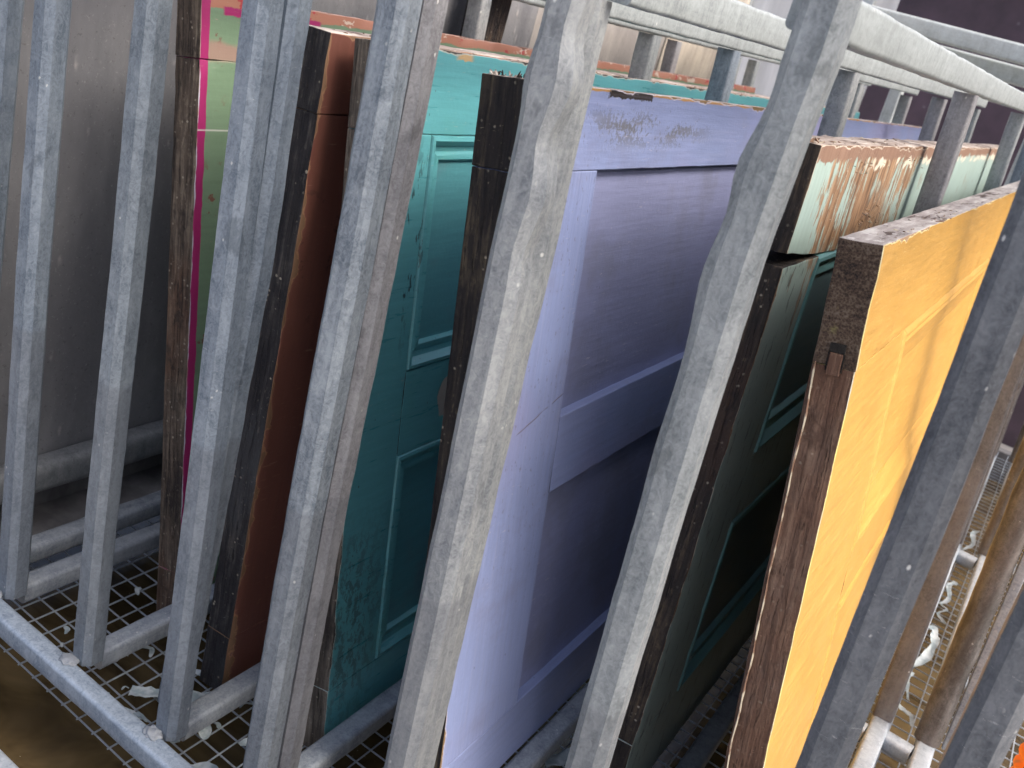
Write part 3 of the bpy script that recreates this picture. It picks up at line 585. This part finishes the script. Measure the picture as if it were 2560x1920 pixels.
# --- orange door
def ex_or(n, col, h, L):
    st = n.noise(36, 4, .6, sc=(1, .25, 1.6), rot=(.35, 0, 0), loc=(2, 0, 0)); h = n.add(n.mul(h, .5), n.mul(st, .7))
    col = n.mix(n.mul(n.step(st, .5, .7), .3), col, (.6, .37, .1)); col = n.mix(n.mul(n.step(n.noise(5, 4, .6, loc=(7, 1, 0)), .5, .66), .22), col, (.42, .2, .04))
    z2 = n.mul(n.noise(40, 4, .6), .004); e = n.step(n.add(n.y, z2), .0052, .006, 1., 0.); col = n.mix(e, col, n.mix(n.step(n.noise(26, 3, .6, sc=(1, 1, .5)), .45, .6), (.62, .55, .2), (.42, .46, .44)))
    return col, h
m_or = paint('orange_paint', (.52, .30, .068), .766, dark=(.42, .225, .045), wood=(.3, .2, .12), prim=(.7, .6, .3), rough=.42, chip=.004, holes=.3, seed=35, extra=ex_or, endw=.002, bumpy=.7, speck=.35)
m_oeg = endgrain('sooty_end_grain', seed=3)
m_orl = dirty_wood('brown_end_wood', (.065, .034, .023), (.125, .066, .043), (.2, .125, .085), 'z', seed=19, patches=((.2, .18, .16), .22), spots=.45)
m_topo = top_edge('grey_top_edge', (.42, .38, .36), (.62, .6, .57), (.09, .06, .05), seed=14)
od = door('orange_door', -.005, -.163, .85, 2.0, .004, .766, .035, .24, .11, (1.06, 1.2), .104, (.352, .415), dict(body=[m_or, m_orl, m_topo, m_orl], stile=[m_or, m_oeg, m_topo, m_oeg], rail=[m_or, m_orl, m_topo, m_orl], panel=[m_or] * 4, mould=[m_or]), rec=.008,
     prof=[(0, -.001), (.004, .0012), (.008, .0018), (.013, -.0008), (.017, .0004), (.022, -.002), (.03, -.0025), (.036, -.0052), (.044, -.0058), (.05, -.0077)], seed=61, jit=.001, bev=.0009, label='bright orange door with a brown end showing sooty end grain and a tenon')
# haunch of the tenon showing on the end
m_void = dirty_wood('gap_shade', (.004, .004, .004), (.008, .007, .006), (.012, .01, .01), 'z', seed=1, spots=0)  # near-black colour standing in for the shade inside open gaps
OS, ORR = PART['orange_door']
board('tenon', (-.0225, -.0022, .655), (-.0115, .01, .674), [m_orl] * 4, ORR, bev=.0008, step=(.004, .004, .004), jit=.0002)
board('mortise_gap', (-.0235, -.0016, .6742), (-.0105, .01, .682), [m_void] * 4, OS, bev=.0006, step=(.004, .004, .004), jit=.0002)
for xa, xb in ((-.0238, -.0227), (-.0113, -.0102)): board('mortise_gap', (xa, -.0014, .6585), (xb, .01, .674), [m_void] * 4, OS, bev=0, step=(.004, .004, .004), jit=.0001)
# old paint ridge left along the far arris of the orange door's end
n = NT('cracked_cream_paint'); a = n.noise(70, 5, .6, sc=(1, 1, .5)); m_cream = n.done(n.mix(n.step(a, .45, .55), (.2, .12, .08), (.5, .46, .36)), .7, 0, n.bump(a, .6, .002))
bm = bmesh.new(); pr = None
for i in range(70):
    z = .004 + .66 * i / 69; w = .0022 * (.6 + .9 * abs(noise.noise(Vector((z * 30, 3, 1)))) + .5 * noise.noise(Vector((z * 90, 0, 1))))
    xx = -.0315 + .0016 * noise.noise(Vector((z * 22, 7, 1)))
    r = [bm.verts.new((xx - w / 2, -.0004, z)), bm.verts.new((xx, -.0022, z)), bm.verts.new((xx + w / 2, -.0004, z)), bm.verts.new((xx, .003, z))]
    if pr:
        for k in range(4): bm.faces.new((pr[k], pr[(k + 1) % 4], r[(k + 1) % 4], r[k]))
    pr = r
finish('paint_ridge', bm, m_cream, ORR)
flakes(OS, [(-.03, -.004, .0, .5, .7655, .7665, .25, 26, .004), (-.012, -.001, .30, .40, .765, .766, .3, 9, .010)], [m_topo, m_cream], 3)
flakes(PART['mint_door'][0], [(-.04, -.002, .0, .6, .808, .8095, .3, 40, .005), (-.038, -.004, 0, .03, .807, .8095, 1., 14, .007), (-.001, .0008, .15, .6, .78, .795, .1, 40, .0035), (-.001, .001, .26, .42, .67, .74, -.5, 170, .005)], [m_topm, m_cream, m_mi], 4)
flakes(PART['lilac_door'][0], [(-.042, -.004, .0, .02, .8045, .806, 2., 30, .006), (-.04, -.002, .05, .9, .805, .806, .3, 30, .004)], [m_blk, m_topw], 5)
flakes(PART['turquoise_door'][0], [(-.038, -.002, .05, 1.2, .791, .7925, .3, 40, .006)], [m_topp, m_cream], 6)
flakes(PART['brown_door'][0], [(-.034, -.002, .0, .2, .775, .7765, .3, 20, .005)], [m_topp, m_br], 7)

# ------------------------------------------------------------------ paint curls and scraps caught on the mesh
def scrap(pts, w, label, seed, curl=.5, z=-.046):
    base = Vector((pts[0][0], pts[0][1], z))
    o = ribbon('paint_curl', [Vector((p[0], p[1], z + (p[2] if len(p) > 2 else 0))) - base for p in pts], w, M_film, seed=seed, curl=curl)
    o.location = base; tag(o, label, 'paint curl', 'stripped paint curls lying on the mesh')
scrap([(-.700, .735), (-.672, .752, .003), (-.645, .775, .004), (-.632, .80, 0)], .022, 'long pale paint curl lying across the mesh beside the second cross rail', 1, .3)
scrap([(-.715, .715), (-.695, .70, .002), (-.672, .705, .004), (-.655, .715, .001)], .012, 'small ragged paint scrap on the mesh near the foot of the second full post', 2)
scrap([(-.604, .715), (-.618, .735, .003), (-.60, .75, .006), (-.585, .742, .002)], .018, 'white crumpled paint flake behind the foot of the third full post', 3)
scrap([(-.80, .87), (-.785, .89, .004), (-.795, .91, .008), (-.82, .915, .003)], .016, 'hooked paint strip on the mesh beside the rotten end of the green door', 4)
scrap([(-.555, .765), (-.54, .785, .002), (-.52, .79, .003)], .014, 'pale paint shred on the mesh left of the turquoise door', 5)
scrap([(.052, 1.70), (.069, 1.72, .006), (.08, 1.77, .012), (.076, 1.83, .016), (.064, 1.87, .012)], .018, 'big pale blue paint curl on the mesh between the two right hand dividers', 6, .8)
scrap([(.06, 1.58), (.072, 1.56, .004), (.085, 1.55, .006), (.092, 1.53, .002)], .008, 'thin white paint ribbon draped on the mesh below the big blue curl', 7)
scrap([(.065, 2.0), (.078, 2.03, .004), (.07, 2.09, .006), (.085, 2.13, .002)], .010, 'tangled white paint shreds on the mesh in front of the farther floor bar', 8)
scrap([(.07, 2.32), (.085, 2.36, .006), (.078, 2.42, .01), (.092, 2.47, .004)], .012, 'tangled white paint shreds on the mesh beyond the farther floor bar', 9)
scrap([(-.285, 1.02), (-.262, 1.05, .003), (-.25, 1.1, .004), (-.23, 1.13, .002)], .03, 'flat white paint sheet on the mesh right of the lilac door', 10, .15)
scrap([(-.46, .73), (-.445, .745, .004), (-.43, .74, .006), (-.42, .755, .002)], .012, 'knotted pale paint strings on the mesh under the lilac door end', 11)
scrap([(-.69, .80), (-.675, .812, .002), (-.655, .815, .003)], .008, 'narrow paint shaving on the mesh left of the brown door', 12)
scrap([(-.775, .80), (-.76, .79, .003), (-.74, .80, .003), (-.73, .79, .001)], .007, 'twisted pale paint string on the mesh between the two leftmost cross rails', 13)
scrap([(-.57, .70), (-.55, .715, .002), (-.53, .71, .004), (-.515, .725, .001)], .009, 'pale paint string on the mesh between the third and fourth full posts', 14)
scrap([(.075, 1.60), (.062, 1.66, .003), (.068, 1.69, .002)], .006, 'thin paint thread on the mesh just in front of the big blue curl', 15)
scrap([(.088, 1.93), (.07, 1.95, .004), (.082, 1.98, .004), (.068, 2.0, .002)], .006, 'fine white paint thread on the mesh behind the big blue curl', 16)
for k in range(14):
    px_, py_ = random.uniform(-.06, .01), random.uniform(1.0, 1.8)
    scrap([(px_, py_), (px_ + random.uniform(-.015, .015), py_ + .015, .003), (px_ + random.uniform(-.02, .02), py_ + .03, .001)], .009, 'tiny grey paint flake on the dark strip of mesh between the mint and orange doors', 20 + k)

for k in range(26):
    px_ = random.uniform(-.86, -.47); py_ = fy(px_) + random.uniform(.03, .26)
    a_ = random.uniform(0, 6.28); l_ = random.uniform(.004, .011)
    scrap([(px_, py_), (px_ + math.cos(a_) * l_, py_ + math.sin(a_) * l_, .002), (px_ + math.cos(a_ + .5) * l_ * 2, py_ + math.sin(a_ + .5) * l_ * 2, .001)], random.uniform(.003, .007), 'tiny pale paint flake on the open mesh behind the front rail', 50 + k)

# ------------------------------------------------------------------ orange hose at the lower right
n = NT('orange_plastic', pos=True); a = n.noise(22, 5, .6); m_hose = n.done(n.mix(n.step(a, .5, .66), (.85, .22, .02), (.3, .2, .14)), .45, 0, n.bump(a, .2, .002))
ho = empty('corrugated_hose', (.212, 1.12, -.42)); tag(ho, 'orange ribbed plastic hose behind the dark post at the lower right', 'hose')
bm = bmesh.new(); prev = None; N = 420
for i in range(N):
    t = i / (N - 1); c = Vector((.012 * math.sin(t * 4), .02 * math.sin(t * 3), .0 + t * .705)); r = .034 + .0042 * math.sin(t * 2 * math.pi * 42)
    ring = [bm.verts.new(c + Vector((r * math.cos(k * math.pi / 12), r * math.sin(k * math.pi / 12), 0))) for k in range(24)]
    if prev:
        for k in range(24): bm.faces.new((prev[k], prev[(k + 1) % 24], ring[(k + 1) % 24], ring[k]))
    prev = ring
bm.faces.new(prev); finish('ribbed_tube', bm, m_hose, ho, sharp=80)
tube('end_collar', [(0.005, .0, .7), (.004, .0, .735)], section(.07, .07, .034), M_worn, ho, step=.01)

# ------------------------------------------------------------------ behind: second rack, maroon wall, white sheds
RB = Vector((-.4, 3.6, -.42)); rb = empty('rear_rack', RB); tag(rb, 'pale galvanised rack of long rails in front of the maroon wall', 'rack')
def xr(y, z, m, xa=-.95, xb=2.0, w=.05, nm='long_rail', sd=0): tube(nm, [(xa, y - .066 * xa, z), (xb, y - .066 * xb, z)], section(w, w, .008), m, rb, step=.12, wob=.0006, seed=sd, origin=RB)
M_far = galv('far_galvanised', lo=(.46, .48, .46), hi=(.66, .69, .67), seed=18, stain=False, streak=(.8, 5, 9), metal=.2)
xr(3.27, .989, M_far, sd=1, xa=-.92); xr(3.34, .936, M_far, xa=-.64, sd=2); xr(3.42, .876, M_far, xa=-.5, sd=3); xr(3.2, .2, M_far, sd=4)
for k, x in enumerate((-.86, -.62, -.2, .5, 1.3, 1.95)): tube('leg', [(x, 3.46 - .066 * x, -.42), (x - .02, 3.46 - .066 * x, 1.0)], section(.04, .04, .008), M_far, rb, step=.1, seed=60 + k, origin=RB)
n = NT('maroon_sheet', pos=True); a = n.noise(7, 5, .6); sp = n.mul(n.step(n.voro(16), .05, .16, 1., 0.), n.step(n.noise(6, 2, .5), .5, .58))
m_mar = n.done(n.mix(n.mul(sp, .5), n.ramp(a, [(.35, (.05, .033, .046)), (.65, (.085, .055, .075))]), (.3, .28, .3)), .5, 0, n.bump(a, .2, .004))
mw_ = empty('maroon_wall', (1.0, 4.7, -.42)); tag(mw_, 'dark maroon panelled wall behind the racks at the right', 'wall', kind='thing')
for k in range(4):
    board('wall_panel', (-1.98 + k * 1.2, 0, 0), (-.79 + k * 1.2, .05, 1.685), [m_mar] * 4, mw_, step=(.3, .05, .3), jit=.002, seed=k, bev=.004)
board('coping_beam', (-1.99, -.09, 1.735), (2.95, .06, 1.93), [M_far] * 4, mw_, step=(.3, .1, .1), jit=.001, bev=.006)
board('shadow_line_strip', (-1.98, .012, 1.686), (2.93, .048, 1.734), [m_void] * 4, mw_, step=(.3, .1, .1), jit=.0005, bev=0)  # black strip painted in as the shadow line under the beam
n = NT('white_sheeting', pos=True); a = n.noise(3, 5, .6, sc=(4, 4, .5)); m_wh = n.done(n.ramp(a, [(.35, (.6, .6, .58)), (.65, (.84, .84, .82))]), .6, 0, n.bump(a, .3, .01))
sh = empty('white_shed', (-2.6, 5.6, -.42)); tag(sh, 'pale white sheeted shed seen between the far rack legs', 'shed')
for k in range(6): board('sheet', (-1.7 + k * .6, 0, 0), (-1.11 + k * .6, .04, 2.3), [m_wh] * 4, sh, step=(.3, .05, .3), jit=.003, seed=k, bev=.003)
for k in range(7): board('batten', (-1.735 + k * .6, -.03, 0), (-1.68 + k * .6, -.002, 2.3), [M_far] * 4, sh, step=(.1, .05, .3), jit=.001, seed=k, bev=.003)
